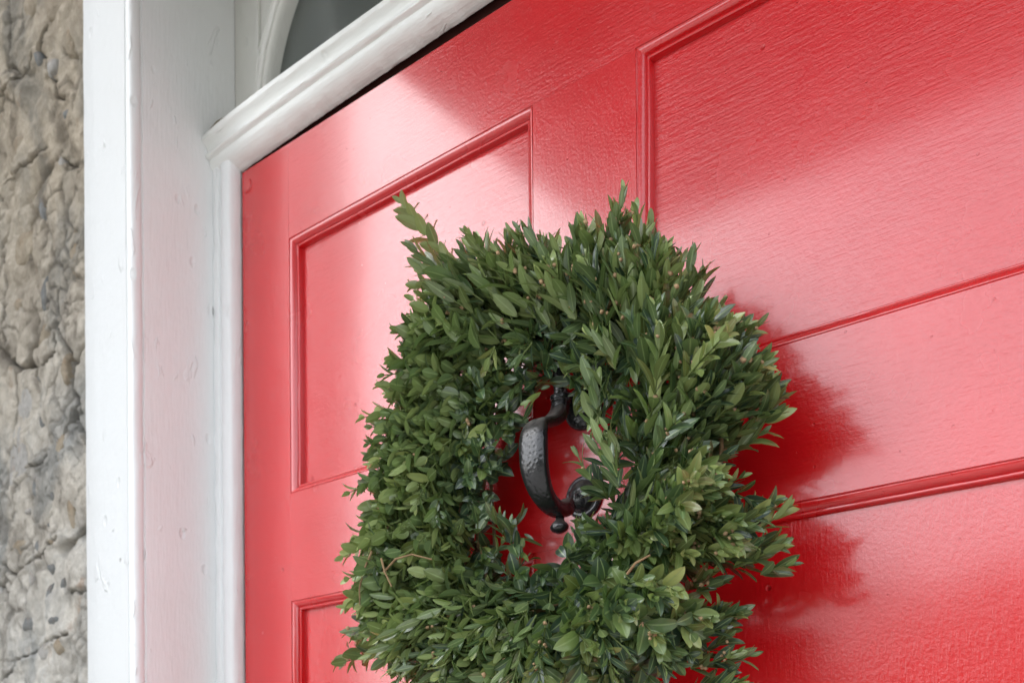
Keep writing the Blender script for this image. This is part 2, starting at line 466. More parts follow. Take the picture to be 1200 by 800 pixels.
for i, (z0, z1) in enumerate(rows):
    for (x0, x1) in px:
        moulding((x0, 0, z1), (x1, 0, z1), (0, 0, -1), (1, 0, 0))
        moulding((x0, 0, z0), (x1, 0, z0), (0, 0, 1), (1, 0, 0))
        moulding((x0, 0, z0), (x0, 0, z1), (1, 0, 0), (0, 0, 1))
        moulding((x1, 0, z0), (x1, 0, z1), (-1, 0, 0), (0, 0, 1))
        # panel: a thin board with a very slight bow, grain level above, upright below
        V, Fc = [], []; nx, nz_ = 24, 24
        for a in range(nx + 1):
            for b in range(nz_ + 1):
                x = x0 - .004 + (x1 - x0 + .008) * a / nx; z = z0 - .004 + (z1 - z0 + .008) * b / nz_
                y = 0.0130 - 0.0010 * math.sin(math.pi * a / nx) + 0.0004 * nz(x * 6, z * 6, i)
                V.append((x, y, z))
        for a in range(nx):
            for b in range(nz_):
                k = a * (nz_ + 1) + b; Fc.append((k, k + nz_ + 1, k + nz_ + 2, k + 1))
        k = len(V)
        V += [(x0 - .004, .024, z0 - .004), (x1 + .004, .024, z0 - .004), (x1 + .004, .024, z1 + .004), (x0 - .004, .024, z1 + .004)]
        Fc.append((k, k + 3, k + 2, k + 1))
        link_mesh('panel', V, Fc, RED_P if i == 0 else RED_Q, door, True)
# painted-over round plug in the top left corner of the stile
bm = bmesh.new()
bmesh.ops.create_cone(bm, cap_ends=True, segments=28, radius1=0.0095, radius2=0.0080, depth=0.0030,
                      matrix=Matrix.Translation((XD + 0.0125, -0.0006, 2.2680)) @ Matrix.Rotation(math.pi / 2, 4, 'X'))
link_bm('plug', bm, RED_V, door)

# ------------------------------------------------------------------ white frame
fr = thing('door_frame', 'white painted timber frame with moulded header round the red door', 'door frame')
def ragged(amp, f=60, ax=(0, 0, 1), only=None):
    ax = Vector(ax)
    def j(p, jj, k):
        if only is not None and jj not in only: return Vector()
        w = nz(p.x * f, p.y * f, p.z * f) + 0.6 * nz(p.x * f * 3.1, p.y * f, p.z * f * 3.1 + 4)
        return ax * amp * w
    return j
ZB, ZH = ZT - 0.02, 2.74
zs = [ZB + 0.012 * k for k in range(int((ZH - ZB) / 0.012) + 1)]
YC = -0.1298                        # front arris of the reveal
for sgn, x_l in ((1, XL), (-1, dx(XL))):
    def fx(x): return x if sgn > 0 else dx(x)
    # reveal board (facing the door opening)
    pts = [(Vector((fx(XL), 0, z)), Vector((sgn, 0, 0)), Vector((0, 1, 0))) for z in zs]
    prof = [(-.06, .0185), (0, .0185), (.0, .0175), (0, -.02), (0, -.05), (0, -.08), (0, -.108), (-.0006, -.1135), (-.0025, -.1140),
            (-.0028, -.1150), (-.001, -.1160), (.0003, -.1185), (.0006, -.1225), (-.0004, -.1268), (-.003, -.1292), (-.0065, -.1300), (-.0100, -.1292),
            (-.0125, -.1268), (-.0140, -.1262), (-.0155, -.1275), (-.06, -.1278)]
    extrude_path('reveal_board', prof[:], pts, WHITE_V, fr, ragged(0.0007, 30, (1, 0.5, 0), set(range(3, 18))))
    # casing: flat white board lapping the stone wall
    pc = [(-.0150, -.10), (-.0150, -.1270), (-.0158, -.1280), (-.045, -.1283), (-.08, -.1284), (-.1095, -.1282), (-.1125, -.1270), (-.1132, -.10)]
    extrude_path('casing', pc, pts, WHITE_C, fr, ragged(0.0010, 34, (1, 0, 0), {4, 5, 6, 7}))
    # stop: moulded strip in front of the door edge
    zs2 = [z for z in zs if z < 2.318] + [2.318]
    pts2 = [(Vector((fx(XL), 0, z)), Vector((sgn, 0, 0)), Vector((0, 1, 0))) for z in zs2]
    ps = [(-.001, .044), (-.001, -.0150), (.0012, -.0172), (.0085, -.0176), (.0105, -.0168), (.0118, -.0140), (.0135, -.0135), (.0150, -.0150),
          (.0175, -.0170), (.0225, -.0176), (.0300, -.0172), (.0335, -.0160), (.0352, -.0135), (.0357, -.0115), (.0362, -.0105), (.0366, -.0020), (.0358, .0005), (.0320, .0012), (.0300, .044)]
    extrude_path('stop_strip', ps, pts2, WHITE_V, fr, ragged(0.0008, 40, (1, .4, 0), set(range(2, 17))))
    # end cap of stop strip
    n = len(ps); top = [Vector((fx(XL) + sgn * a, b, 2.3185)) for a, b in ps]
    link_mesh('stop_cap', top, [tuple(range(n))], WHITE_V, fr)
for sgn in (1, -1):
    xs_ = sorted((XK + sgn * (XL + .0312 - XK), XK + sgn * (XL + .0376 - XK)))
    board('gap_shade_strip', xs_[0], xs_[1], .012, .043, ZT, 2.288, GAP_SHADE, fr, 0)  # strips added only to make the gaps read as shaded
board('gap_shade_strip', XL + .03, dx(XL) - .03, .010, .06, 2.2895, 2.325, GAP_SHADE, fr, 0)
# head reveal above the fanlight
board('head_board', XL - .12, dx(XL) + .12, -.126, .125, ZH - .003, ZH + .02, WHITE_O, fr, .001)
board('head_casing', XL - .1132, dx(XL) + .1132, -.1279, -.1005, ZH - .0035, ZH + .11, WHITE_O, fr, .002)
# jambs behind the stops, closing the gap
board('jamb', XL - .12, XL + .0005, .0190, .12, ZB, ZH - .004, WHITE_O, fr, 0)
board('jamb', dx(XL) - .0005, dx(XL) + .12, .0190, .12, ZB, ZH - .004, WHITE_O, fr, 0)
# moulded header (bowed with age, lower at its left end)
HX0, HX1 = XL + .0002, dx(XL) - .0002
NH = 150
def ztop(x):
    u = min(x - HX0, HX1 - x); return 2.3350 + .0085 * (1 - math.exp(-u / .06))
def zbot(x):
    u = (x - HX0) / (HX1 - HX0); return 2.2908 + .0128 * 4 * u * (1 - u)
hp = [(-.0080, 1.000), (-.0315, 1.000), (-.0322, .985), (-.0322, .86), (-.0315, .835), (-.0290, .80), (-.0262, .74), (-.0245, .66), (-.0238, .60), (-.0240, .56), (-.0252, .535),
      (-.0268, .52), (-.0275, .49), (-.0268, .455), (-.0250, .43), (-.0225, .415), (-.0215, .40), (-.0213, .33), (-.0200, .25), (-.0170, .17),
      (-.0125, .095), (-.0075, .045), (-.0025, .012), (.0000, .000), (.0026, -.002), (.0034, .02), (.0034, .5)]
V, Fc = [], []; n = len(hp)
for k in range(NH * 3 + 1):
    x = HX0 + (HX1 - HX0) * k / (NH * 3); a, b = zbot(x), ztop(x)
    for j, (y, t) in enumerate(hp):
        z = a + (b - a) * t; w = 0
        if 3 < j: w = .0007 * nz(x * 30, j * .5, 1.0)
        if 19 < j < 25: w += (.0016 * nz(x * 55, 2, 0) + .0012 * nz(x * 160, 4, 0)) * (1 if j > 21 else .4)
        V.append((x, y * 1.0 + .5 * w, z + w))
for k in range(NH * 3):
    for j in range(n - 1):
        a0 = k * n + j; Fc.append((a0, a0 + n, a0 + n + 1, a0 + 1))
hd = link_mesh('header', V, Fc, WHITE_H, fr, True)
b = bmesh.new(); b.from_mesh(hd.data)
for e in b.edges:
    if len(e.link_faces) == 2 and e.calc_face_angle(0) > 0.6: e.smooth = False
b.to_mesh(hd.data); b.free()
# ledge and dust line on top of header
V, Fc = [], []
for k in range(241):
    x = HX0 + (HX1 - HX0) * k / 240
    zt = ztop(x); h = .0013 + .0012 * nz(x * 40, 1, 1) + (.004 * max(0, 1 - abs(x - HX0 - .028) / .022) if x < -.5 else 0)
    V += [(x, -.0305, zt - .001), (x, -.0300, zt + h), (x, -.012, zt + h + .0005), (x, .020, zt + .001)]
for k in range(240):
    for j in range(3):
        a0 = k * 4 + j; Fc.append((a0, a0 + 4, a0 + 5, a0 + 1))
link_mesh('dust_line', V, Fc, SILT, fr, True)

# ------------------------------------------------------------------ fanlight
board('threshold', XL - .1, dx(XL) + .1, .0005, .30, .10, ZT - .0015, PAVE, fr, .003)
fan = thing('fanlight', 'arched fanlight window with dark glass above the white header', 'window')
YF = .0190
CX = XK; AA, BB, Z0 = 0.500, 0.300, 2.372
def arch(t, a, b, y): return Vector((CX - a * math.cos(t), y, Z0 + b * math.sin(t)))
NA = 72
# spandrel board with the arch cut out: outer rectangle strip joined to the arch
V, Fc = [], []
for k in range(NA + 1):
    t = math.pi * k / NA
    p = arch(t, AA + .012, BB + .012, YF)
    s = max(abs(math.cos(t)) / 1.0, abs(math.sin(t)))
    X = CX - (abs(XL - CX) - .0002) * max(-1, min(1, math.cos(t) / s)); Z = Z0 + (ZH - .004 - Z0) * max(0, min(1, math.sin(t) / s))
    V += [p, Vector((X, YF, Z)), p + Vector((0, .03, 0))]
for k in range(NA):
    a = k * 3; Fc += [(a, a + 1, a + 4, a + 3), (a, a + 3, a + 5, a + 2)]
link_mesh('spandrel', V, Fc, WHITE_O, fan)
# small planted fillet standing between jamb and arch
for x in (-1.0370, dx(-1.0370)):
    board('fillet', x - .0035, x + .0035, YF - .0045, YF - .0002, 2.36, ZH - .006, WHITE_O, fan, .0012)
# arch moulding
ap = [(.014, .0), (.0135, -.005), (.0115, -.0078), (.0085, -.0082), (.0070, -.0066), (.0060, -.0064), (.0045, -.0085), (.0005, -.0092), (-.0025, -.0078),
      (-.0035, -.0052), (-.0060, -.0045), (-.0080, -.0020), (-.0088, .004), (-.0088, .016)]
pts = []
for k in range(NA + 1):
    t = math.pi * k / NA
    nrm = Vector((-math.cos(t) / AA, 0, math.sin(t) / BB)).normalized()
    pts.append((arch(t, AA, BB, YF), nrm, Vector((0, 1, 0))))
extrude_path('arch_moulding', ap, pts, WHITE_O, fan, ragged(.0006, 50, (1, 1, 1)))
# sill strip
board('sill_strip', XL + .03, dx(XL) - .03, YF - .006, YF + .03, 2.345, 2.3745, WHITE_O, fan, .001)
# glazing bars curving up from the sill and panes between
nb = 5
for k in range(1, nb):
    t0 = math.pi * k / nb
    pts = []
    for q in range(14):
        r = .18 + (.985 - .18) * q / 13
        p = Vector((CX - AA * r * math.cos(t0), YF + .006, Z0 + BB * r * math.sin(t0)))
        dr = Vector((-AA * math.cos(t0), 0, BB * math.sin(t0))).normalized()
        pts.append((p, Vector((dr.z, 0, -dr.x)), Vector((0, 1, 0))))
    extrude_path('glazing_bar', [(-.008, .01), (-.007, -.002), (-.003, -.007), (.003, -.007), (.007, -.002), (.008, .01)], pts, WHITE_O, fan)
pts = []
for q in range(25):
    t = math.pi * q / 24
    pts.append((arch(t, AA * .19, BB * .19, YF + .006), Vector((-math.cos(t), 0, math.sin(t))), Vector((0, 1, 0))))
extrude_path('hub_arch', [(-.008, .01), (-.007, -.002), (-.003, -.007), (.003, -.007), (.007, -.002), (.008, .01)], pts, WHITE_O, fan)
for k in range(nb):
    t0, t1 = math.pi * k / nb, math.pi * (k + 1) / nb
    ring = [arch(t0 + (t1 - t0) * q / 12, AA + .004, BB + .004, .0335) for q in range(13)]
    inn = [arch(t1 - (t1 - t0) * q / 6, AA * .19, BB * .19, .0335) for q in range(7)]
    poly = ring + inn; n = len(poly)
    V = poly + [p + Vector((0, .003, 0)) for p in poly]
    Fc = [tuple(range(n)), tuple(range(2 * n - 1, n - 1, -1))] + [(i, i + n, (i + 1) % n + n, (i + 1) % n) for i in range(n)]
    link_mesh('pane', V, Fc, GLASS, fan)
ring = [arch(math.pi * q / 16, AA * .19, BB * .19, .0336) for q in range(17)]; n = len(ring)
V = ring + [p + Vector((0, .003, 0)) for p in ring]
link_mesh('pane', V, [tuple(range(n)), tuple(range(2 * n - 1, n - 1, -1))] + [(i, i + n, (i + 1) % n + n, (i + 1) % n) for i in range(n)], GLASS, fan)

# ------------------------------------------------------------------ porch hood, unseen, inferred from and fitted to dark door reflections
hood = thing('porch_hood', 'unseen flat slate topped hood above the red door, fitted to its reflections', 'porch hood')
HZ = 2.62
board('soffit', -1.075, .016, -.895, -.135, HZ, HZ + .03, SOFFIT, hood, .003)
board('fascia', -1.09, .031, -.915, -.8955, HZ - .012, HZ + .12, SOFFIT, hood, .003)
board('fascia', -1.09, -1.0755, -.8950, -.135, HZ - .012, HZ + .12, SOFFIT, hood, .003)
board('fascia', .0165, .031, -.8950, -.135, HZ - .012, HZ + .12, SOFFIT, hood, .003)
board('slate_top', -1.12, .06, -.95, -.135, HZ + .1205, HZ + .15, SLATE, hood, .003)

# ------------------------------------------------------------------ stone wall
wall = thing('stone_wall', 'rough rubble stone wall with smeared lime mortar beside the white frame', 'wall')
def axis(segs):
    out = []
    for a, b, st_ in segs:
        n = max(1, int(round((b - a) / st_))); out += [a + (b - a) * i / n for i in range(n)]
    return out + [segs[-1][1]]
def cells(x, z, s, seed):
    X, Z = x / s, z / s; ix, iz = math.floor(X), math.floor(Z); best = []
    for i in (-1, 0, 1):
        for j in (-1, 0, 1):
            h = noise.cell_vector(Vector((ix + i + seed * 17, iz + j, seed)))
            best.append((math.hypot(ix + i + h.x - X, iz + j + h.y - Z), h.z))
    best.sort(); return best[0][0], best[1][0], best[0][1]
YW = -0.112
CRACKS = [
    [(-1.4367, 2.4884), (-1.3858, 2.4943), (-1.3516, 2.4904), (-1.3466, 2.5077)],
    [(-1.4385, 2.3676), (-1.3927, 2.3664), (-1.3534, 2.3717), (-1.3155, 2.3701)],
    [(-1.2838, 2.3414), (-1.2464, 2.3219), (-1.2122, 2.3126)],
    [(-1.4398, 2.2861), (-1.4351, 2.2520), (-1.4227, 2.2155), (-1.4337, 2.1710), (-1.4292, 2.1288), (-1.4297, 2.0965)],
    [(-1.3386, 2.0721), (-1.3196, 2.0853), (-1.2941, 2.0952), (-1.2914, 2.1203), (-1.2866, 2.1459), (-1.2906, 2.1775)],
    [(-1.2445, 1.9864), (-1.2229, 1.9975)],
    [(-1.4183, 1.9968), (-1.4040, 1.9402), (-1.4096, 1.9033), (-1.4277, 1.8874)],
    [(-1.4014, 1.9480), (-1.3667, 1.9549), (-1.3332, 1.9501), (-1.3190, 1.9631)],
    [(-1.2774, 1.8398), (-1.3091, 1.8416), (-1.3350, 1.8275), (-1.3686, 1.8245), (-1.4109, 1.8142), (-1.4466, 1.8339)],
    [(-1.4491, 1.6697), (-1.4127, 1.6918), (-1.3534, 1.7028), (-1.3202, 1.7110), (-1.2570, 1.7123)],
    [(-1.2133, 1.7652), (-1.2562, 1.7665)],
    [(-1.4153, 2.5446), (-1.4097, 2.5776), (-1.4193, 2.6181)],
    [(-1.3081, 2.5624), (-1.3131, 2.5364), (-1.3276, 2.5034), (-1.2958, 2.4546), (-1.2871, 2.4282), (-1.2693, 2.4181)],
]
def crack_line(x, z):
    x += .0035 * nz(x * 60, z * 60, 31) + .0015 * nz(x * 190, z * 190, 37); z += .0035 * nz(x * 60, z * 60, 41) + .0015 * nz(x * 190, z * 190, 43)
    best = 1.0
    for pl_ in CRACKS:
        for (ax, az), (bx_, bz_) in zip(pl_, pl_[1:]):
            if min(ax, bx_) - .01 > x or max(ax, bx_) + .01 < x or min(az, bz_) - .01 > z or max(az, bz_) + .01 < z: continue
            ux, uz = bx_ - ax, bz_ - az; t = max(0, min(1, ((x - ax) * ux + (z - az) * uz) / (ux * ux + uz * uz)))
            best = min(best, math.hypot(x - ax - t * ux, z - az - t * uz))
    return best
def wall_height(x, z, edge):
    wx = x + .020 * nz(x * 14, z * 14, 3) + .008 * nz(x * 50, z * 50, 5) + .35 * (z * .30)
    wz = z + .018 * nz(x * 12, z * 12, 9) + .008 * nz(x * 45, z * 45, 11)
    f1, f2, h = cells(wx * 1.5, wz, .13, 3)
    g1, g2, h2 = cells(wx * 1.4 + 5, wz, .045, 5)
    e = f2 - f1
    m1 = max(0.0, min(1.0, (nz(x * 7, z * 6, 2) + .05) * 3))
    crack = max(0, 1 - e / .09) * m1
    m2 = max(0.0, min(1.0, nz(x * 9 + 7, z * 9, 4) * 4))
    crack2 = max(0, 1 - (g2 - g1) / .16) * m2 * .6
    fade = min(1, max(0, edge / .030)) ** .7
    lump = (.30 + .7 * h) * .009 * min(1, e / 1.3) + .0025 * h2 * m2
    fb = noise.fractal(Vector((x * 22, z * 22, 0)), 0.82, 2.1, 7) * .0052 + nz(x * 6, z * 6, 8) * .008
    rg = abs(nz(wx * 26, wz * 34, 6)); ridge = max(0, 1 - rg / .06) * .004 * max(0, min(1, nz(x * 5, z * 5, 1) * 3 + .5))
    rw = noise.ridged_multi_fractal(Vector((wx * 17, wz * 11, 2)), 0.85, 2.2, 5, 1.0, 2.0)
    hh = (lump + fb + .0036 * min(1.6, rw) - .026 * crack - .006 * crack2 - ridge) * (.25 + .75 * fade)
    tone = min(1, max(crack * 1.25, crack2 * 1.1, ridge * 110 * .4)) * (.3 + .7 * fade)
    tone = max(tone, min(.75, max(0, .62 - rw) * 1.5))
    cl = crack_line(x, z) if x < -1.19 and x > -1.46 else 1
    wd = .0022 * (1 + .8 * nz(x * 40, z * 40, 51)); cc = max(0, 1 - cl / wd)
    hh -= .011 * cc; hh += .0035 * max(0, 1 - abs(cl - .006) / .006) * (1 if nz(x * 30, z * 30, 61) > 0 else -.3)
    tone = max(tone, min(1, cc * 1.6))
    g_ = max(0, 1 - max(0, edge - .0022) / (.0050 + .003 * nz(x, z * 30, 3))) * (1 if nz(2, z * 22, 7) > -.25 else .2)
    return hh - .012 * g_, max(tone, g_)
def wall_sheet(xs, zs_, edge_fn, back=True):
    V, Fc, T = [], [], []; nzv = len(zs_)
    for x in xs:
        for z in zs_:
            h, t = wall_height(x, z, edge_fn(x)); V.append((x, YW - h, z)); T.append(t)
    for i in range(len(xs) - 1):
        for j in range(nzv - 1):
            k = i * nzv + j; Fc.append((k, k + nzv, k + nzv + 1, k + 1))
    # close the wall: ends and back
    nb_ = len(V); Y1 = .30
    V += [(xs[0], Y1, zs_[0]), (xs[-1], Y1, zs_[0]), (xs[-1], Y1, zs_[-1]), (xs[0], Y1, zs_[-1])]; T += [0] * 4
    Fc.append((nb_, nb_ + 3, nb_ + 2, nb_ + 1))
    Fc.append(tuple([nb_, nb_ + 1] + [(len(xs) - 1 - i) * nzv for i in range(len(xs))]))
    Fc.append(tuple([nb_ + 2, nb_ + 3] + [i * nzv + nzv - 1 for i in range(len(xs))]))
    Fc.append(tuple([nb_ + 3, nb_] + [j for j in range(nzv)]))
    Fc.append(tuple([nb_ + 1, nb_ + 2] + [(len(xs) - 1) * nzv + nzv - 1 - j for j in range(nzv)]))
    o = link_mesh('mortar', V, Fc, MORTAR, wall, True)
    ca = o.data.color_attributes.new('tone', 'FLOAT_COLOR', 'POINT')
    ca.data.foreach_set('color', np.repeat(np.array(T, dtype=np.float32), 4))
    return o
XE = XL - .1110
zax = axis([(-.02, 1.5, .03), (1.5, 2.80, .0026), (2.80, 3.6, .04)])
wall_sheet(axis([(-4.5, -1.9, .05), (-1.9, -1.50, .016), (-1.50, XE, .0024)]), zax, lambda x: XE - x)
zax2 = axis([(-.02, 1.5, .03), (1.5, 2.80, .008), (2.80, 3.6, .04)])
XE2 = dx(XE)
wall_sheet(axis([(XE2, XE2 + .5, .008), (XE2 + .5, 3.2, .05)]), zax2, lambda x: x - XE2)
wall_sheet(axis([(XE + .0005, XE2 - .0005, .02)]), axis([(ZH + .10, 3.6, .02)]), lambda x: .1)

# picked-out stones bedded in the mortar: x, z, half width, half height, tilt, proud, kind
def stone(x, z, a, b_, tilt, mat, seed, proud=.006, depth=.016):
    bm = bmesh.new(); bmesh.ops.create_icosphere(bm, subdivisions=4 if max(a, b_) > .016 else 3, radius=1)
    ct, sn = math.cos(tilt), math.sin(tilt)
    for v in bm.verts:
        p = v.co.copy()
        w = 1 + .22 * nz(p.x * 1.3 + seed, p.y, p.z * 1.3) + .10 * nz(p.x * 3 + seed, p.y * 3, p.z * 3) + .035 * nz(p.x * 9, p.y * 9 + seed, p.z * 9)
        p *= w
        p.y = math.copysign(abs(p.y) ** .6, p.y)
        X, Z = p.x * a, p.z * b_
        v.co = Vector((X * ct - Z * sn, p.y * depth, X * sn + Z * ct))
    h, _ = wall_height(x, z, min(abs(XE - x), abs(x - XE2)))
    o = link_bm('stone', bm, mat, wall, True)
    o.location = (x, YW - h + depth - proud, z)
    return o
# positions measured on the photographed strip
S = [(-1.310,1.810,.0150,.0110,.1,'G'), (-1.353,1.846,.0110,.0150,.0,'G'), (-1.313,1.775,.0075,.0170,-.55,'G'), (-1.372,1.742,.021,.016,.2,'G'),
     (-1.276,1.783,.0075,.0115,-.5,'G'), (-1.346,1.925,.0075,.0185,-.2,'G'), (-1.307,1.905,.0075,.011,.6,'G'), (-1.357,1.800,.006,.014,0,'L'),
     (-1.298,1.735,.014,.008,.1,'G'), (-1.335,2.068,.0055,.0060,0,'G'), (-1.395,2.185,.014,.012,.3,'T'), (-1.338,2.010,.0065,.013,.35,'G'),
     (-1.300,2.470,.0120,.0150,.1,'L'), (-1.335,2.500,.007,.014,.1,'G'), (-1.265,2.395,.0110,.0080,0,'G'), (-1.282,2.340,.0075,.014,-.1,'L'),
     (-1.335,2.300,.009,.024,.35,'G'), (-1.395,2.395,.030,.034,-.4,'T'), (-1.385,2.260,.034,.026,.5,'T'), (-1.335,2.130,.017,.040,-.25,'T'),
     (-1.380,2.050,.026,.030,-.5,'L'), (-1.325,2.180,.010,.026,-.2,'G'), (-1.255,2.215,.010,.040,0,'T'), (-1.395,1.975,.018,.045,.05,'L'),
     (-1.280,1.965,.016,.030,-.2,'T'), (-1.255,1.870,.010,.040,.15,'T'), (-1.335,1.700,.032,.018,.15,'L'), (-1.280,1.700,.016,.014,0,'T'),
     (-1.400,1.850,.026,.014,.1,'T'), (-1.300,2.560,.024,.030,.2,'T'), (-1.360,2.590,.028,.03,-.3,'T'), (-1.255,2.490,.012,.028,0,'T'),
     (-1.320,1.868,.006,.005,0,'G'), (-1.300,1.842,.005,.007,.3,'T'), (-1.372,1.895,.010,.006,.1,'L'), (-1.262,2.060,.008,.022,.05,'T'), (-1.39,1.64,.03,.02,0,'G'), (-1.31,1.62,.03,.02,.2,'L'), (-1.420,1.955,.016,.085,.04,'L')]
mats = {'G': STONE_G, 'T': STONE_T, 'L': STONE_L}
for i, (x, z, a, b_, t, kd) in enumerate(S):
    stone(x, z, a, b_, t, mats[kd], i * 3.7, proud=.0026 if kd == 'G' else .0030)
r2 = random.Random(4)
for i in range(40):
    if i % 2: x = XE2 + .05 + r2.random() * .5
    else: x = -1.5 - r2.random() * .4
    stone(x, 1.45 + r2.random() * 1.2, .02 + r2.random() * .035, .015 + r2.random() * .03, r2.uniform(-.6, .6), mats[r2.choice('GTL')], 200 + i * 2.1)

# ------------------------------------------------------------------ iron knocker
kn = thing('door_knocker', 'black iron drop-handle door knocker inside the wreath', 'door knocker')
def sweep(name, path, mat, parent, seg=12, side=Vector((1, 0, 0)), power=3.2):
    """path: list of (y, z, half width, half thickness) on the door centre line; rounded-rectangle section"""
    V, Fc = [], []; P = [Vector((0, p[0], p[1])) for p in path]
    for k, (y, z, hw, ht) in enumerate(path):
        a = P[max(0, k - 1)]; b = P[min(len(P) - 1, k + 1)]; T = (b - a).normalized(); N = T.cross(side).normalized()
        for q in range(seg):
            an = 2 * math.pi * (q + .5) / seg; cc, ss = math.cos(an), math.sin(an)
            r = (abs(cc) ** power + abs(ss) ** power) ** (-1 / power)
            V.append(Vector((XK, 0, 0)) + P[k] + side * (hw * r * cc) + N * (ht * r * ss))
    for k in range(len(path) - 1):
        for q in range(seg):
            a0 = k * seg + q; b0 = k * seg + (q + 1) % seg; Fc.append((a0, b0, b0 + seg, a0 + seg))
    Fc.append(tuple(range(seg))[::-1]); Fc.append(tuple((len(path) - 1) * seg + q for q in range(seg)))
    o = link_mesh(name, V, Fc, mat, parent, True)
    b = bmesh.new(); b.from_mesh(o.data); bmesh.ops.recalc_face_normals(b, faces=b.faces); b.to_mesh(o.data); b.free()
    return o
def smooth_path(pts, n=5):
    out = []
    for i in range(len(pts) - 1):
        p0 = pts[max(0, i - 1)]; p1 = pts[i]; p2 = pts[i + 1]; p3 = pts[min(len(pts) - 1, i + 2)]
        for k in range(n):
            t = k / n
            out.append(tuple(.5 * ((2 * b) + (c - a) * t + (2 * a - 5 * b + 4 * c - d_) * t * t + (-a + 3 * b - 3 * c + d_) * t ** 3) for a, b, c, d_ in zip(p0, p1, p2, p3)))
    return out + [tuple(pts[-1])]
sweep('handle', smooth_path([(-.018, 1.934, .0075, .0065), (-.034, 1.918, .0075, .0065), (-.0400, 1.895, .0065, .006), (-.0385, 1.872, .0062, .0058), (-.0370, 1.862, .0068, .006)]), IRON, kn, 16, power=2.2)
sweep('collar', [(-.0375, 1.8655, .0075, .0072), (-.0373, 1.8645, .0102, .0096), (-.0370, 1.8620, .0108, .0100), (-.0369, 1.8600, .0092, .0086), (-.0369, 1.8592, .0098, .009), (-.0370, 1.8575, .0096, .0090), (-.0372, 1.8560, .0078, .0072)], IRON, kn, 20, power=2.0)
sweep('grip', smooth_path([(-.0370, 1.858, .0078, .0070), (-.0400, 1.848, .0085, .0064), (-.0500, 1.838, .0092, .0056), (-.0640, 1.8310, .0098, .0050), (-.0735, 1.8270, .0108, .0050), (-.0790, 1.8170, .0138, .0054),
       (-.0795, 1.8010, .0142, .0056), (-.0775, 1.7860, .0136, .0058), (-.0700, 1.7710, .0118, .0058), (-.0570, 1.7615, .0095, .0062), (-.0430, 1.7590, .0085, .0068), (-.0330, 1.7620, .0085, .0072), (-.0270, 1.7680, .0070, .0060)], 5), IRON, kn, 20, power=4.0)
sweep('foot', smooth_path([(-.0400, 1.7570, .0042, .0042), (-.0405, 1.7500, .0040, .0042), (-.0410, 1.7465, .0074, .0060), (-.0413, 1.7435, .0094, .0070), (-.0415, 1.7402, .0076, .0058), (-.0416, 1.7378, .0025, .0025)], 4), IRON, kn, 18, power=2.0)
def dome(name, z, r, prof, parent):
    V, Fc = [], []; sg = 36
    for (rr, y) in prof:
        for q in range(sg):
            a = 2 * math.pi * q / sg; V.append((XK + rr * r * math.cos(a), y, z + rr * r * math.sin(a)))
    for k in range(len(prof) - 1):
        for q in range(sg):
            a0 = k * sg + q; b0 = k * sg + (q + 1) % sg; Fc.append((a0, a0 + sg, b0 + sg, b0))
    Fc.append(tuple((len(prof) - 1) * sg + q for q in range(sg)))
    return link_mesh(name, V, Fc, IRON, parent, True)
dome('strike_plate', 1.7800, .0205, [(1, .0005), (1.0, -.0015), (.95, -.0035), (.84, -.0045), (.78, -.0038), (.70, -.0055), (.58, -.0085), (.42, -.0105), (.2, -.0115), (.04, -.0118)], kn)
dome('back_plate', 1.8640, .0210, [(1, .0005), (1.0, -.002), (.94, -.0045), (.8, -.0060), (.6, -.0068), (.3, -.0072), (.04, -.0073)], kn)
dome('back_plate', 1.9320, .0230, [(1, .0005), (1.0, -.002), (.94, -.0045), (.8, -.0090), (.6, -.0150), (.3, -.0200), (.04, -.0210)], kn)

# ------------------------------------------------------------------ boxwood wreath
wr = thing('boxwood_wreath', 'thick round green boxwood wreath hanging on the red door', 'wreath')
WC = Vector((XK + .002, -.052, 1.795))
# leaf library: unit length leaves along +X, +Z is the upper face
def leaf_mesh_data(w, fold, curl, taper, notch, r):
    rows_, cols = 9, 5; V, UV = [], []
    for i in range(rows_ + 1):
        t = i / rows_
        prof = (math.sin(math.pi * t ** taper) ** .62) if 0 < t < 1 else 0
        hw = max(.012 if i == 0 else 0.004, w * .5 * prof)
        ang = curl * t; cx = (math.sin(ang) / curl if abs(curl) > 1e-3 else t); cz = -(1 - math.cos(ang)) / curl if abs(curl) > 1e-3 else 0
        for j in range(cols):
            s = j / (cols - 1) * 2 - 1
            y = s * hw; zz = cz + fold * abs(s) * hw + .03 * r.uniform(-1, 1) * abs(s) * w + .10 * hw * (abs(s) > .9) * -1
            V.append((cx, y, zz)); UV.append(((s + 1) / 2, t))
    Fc = []
    for i in range(rows_):
        for j in range(cols - 1):
            k = i * cols + j; Fc.append((k, k + cols, k + cols + 1, k + 1))
    return np.array(V), np.array(UV), Fc
lr = random.Random(11)
LIB = []
for k in range(36):
    oval = k < 14
    w = lr.uniform(.42, .54) if oval else lr.uniform(.27, .36)
    V, UV, Fc = leaf_mesh_data(w, lr.uniform(.10, .55), lr.uniform(-.25, .95), lr.uniform(.78, 1.02) if oval else lr.uniform(.82, 1.1), 0, lr)
    tone = min(1, max(0, lr.gauss(.45, .28))); bz = max(0, lr.uniform(-1.5, .8)) if not oval else max(0, lr.uniform(-2.4, .5))
    tone = (k % 14 + .5) / 14 if oval else ((k - 14) % 22 + .5) / 22
    LIB.append(dict(V=V, UV=UV, F=Fc, C=(tone, bz, lr.random(), 1), oval=oval))
FARR = np.array(LIB[0]['F']); NVL = len(LIB[0]['V'])

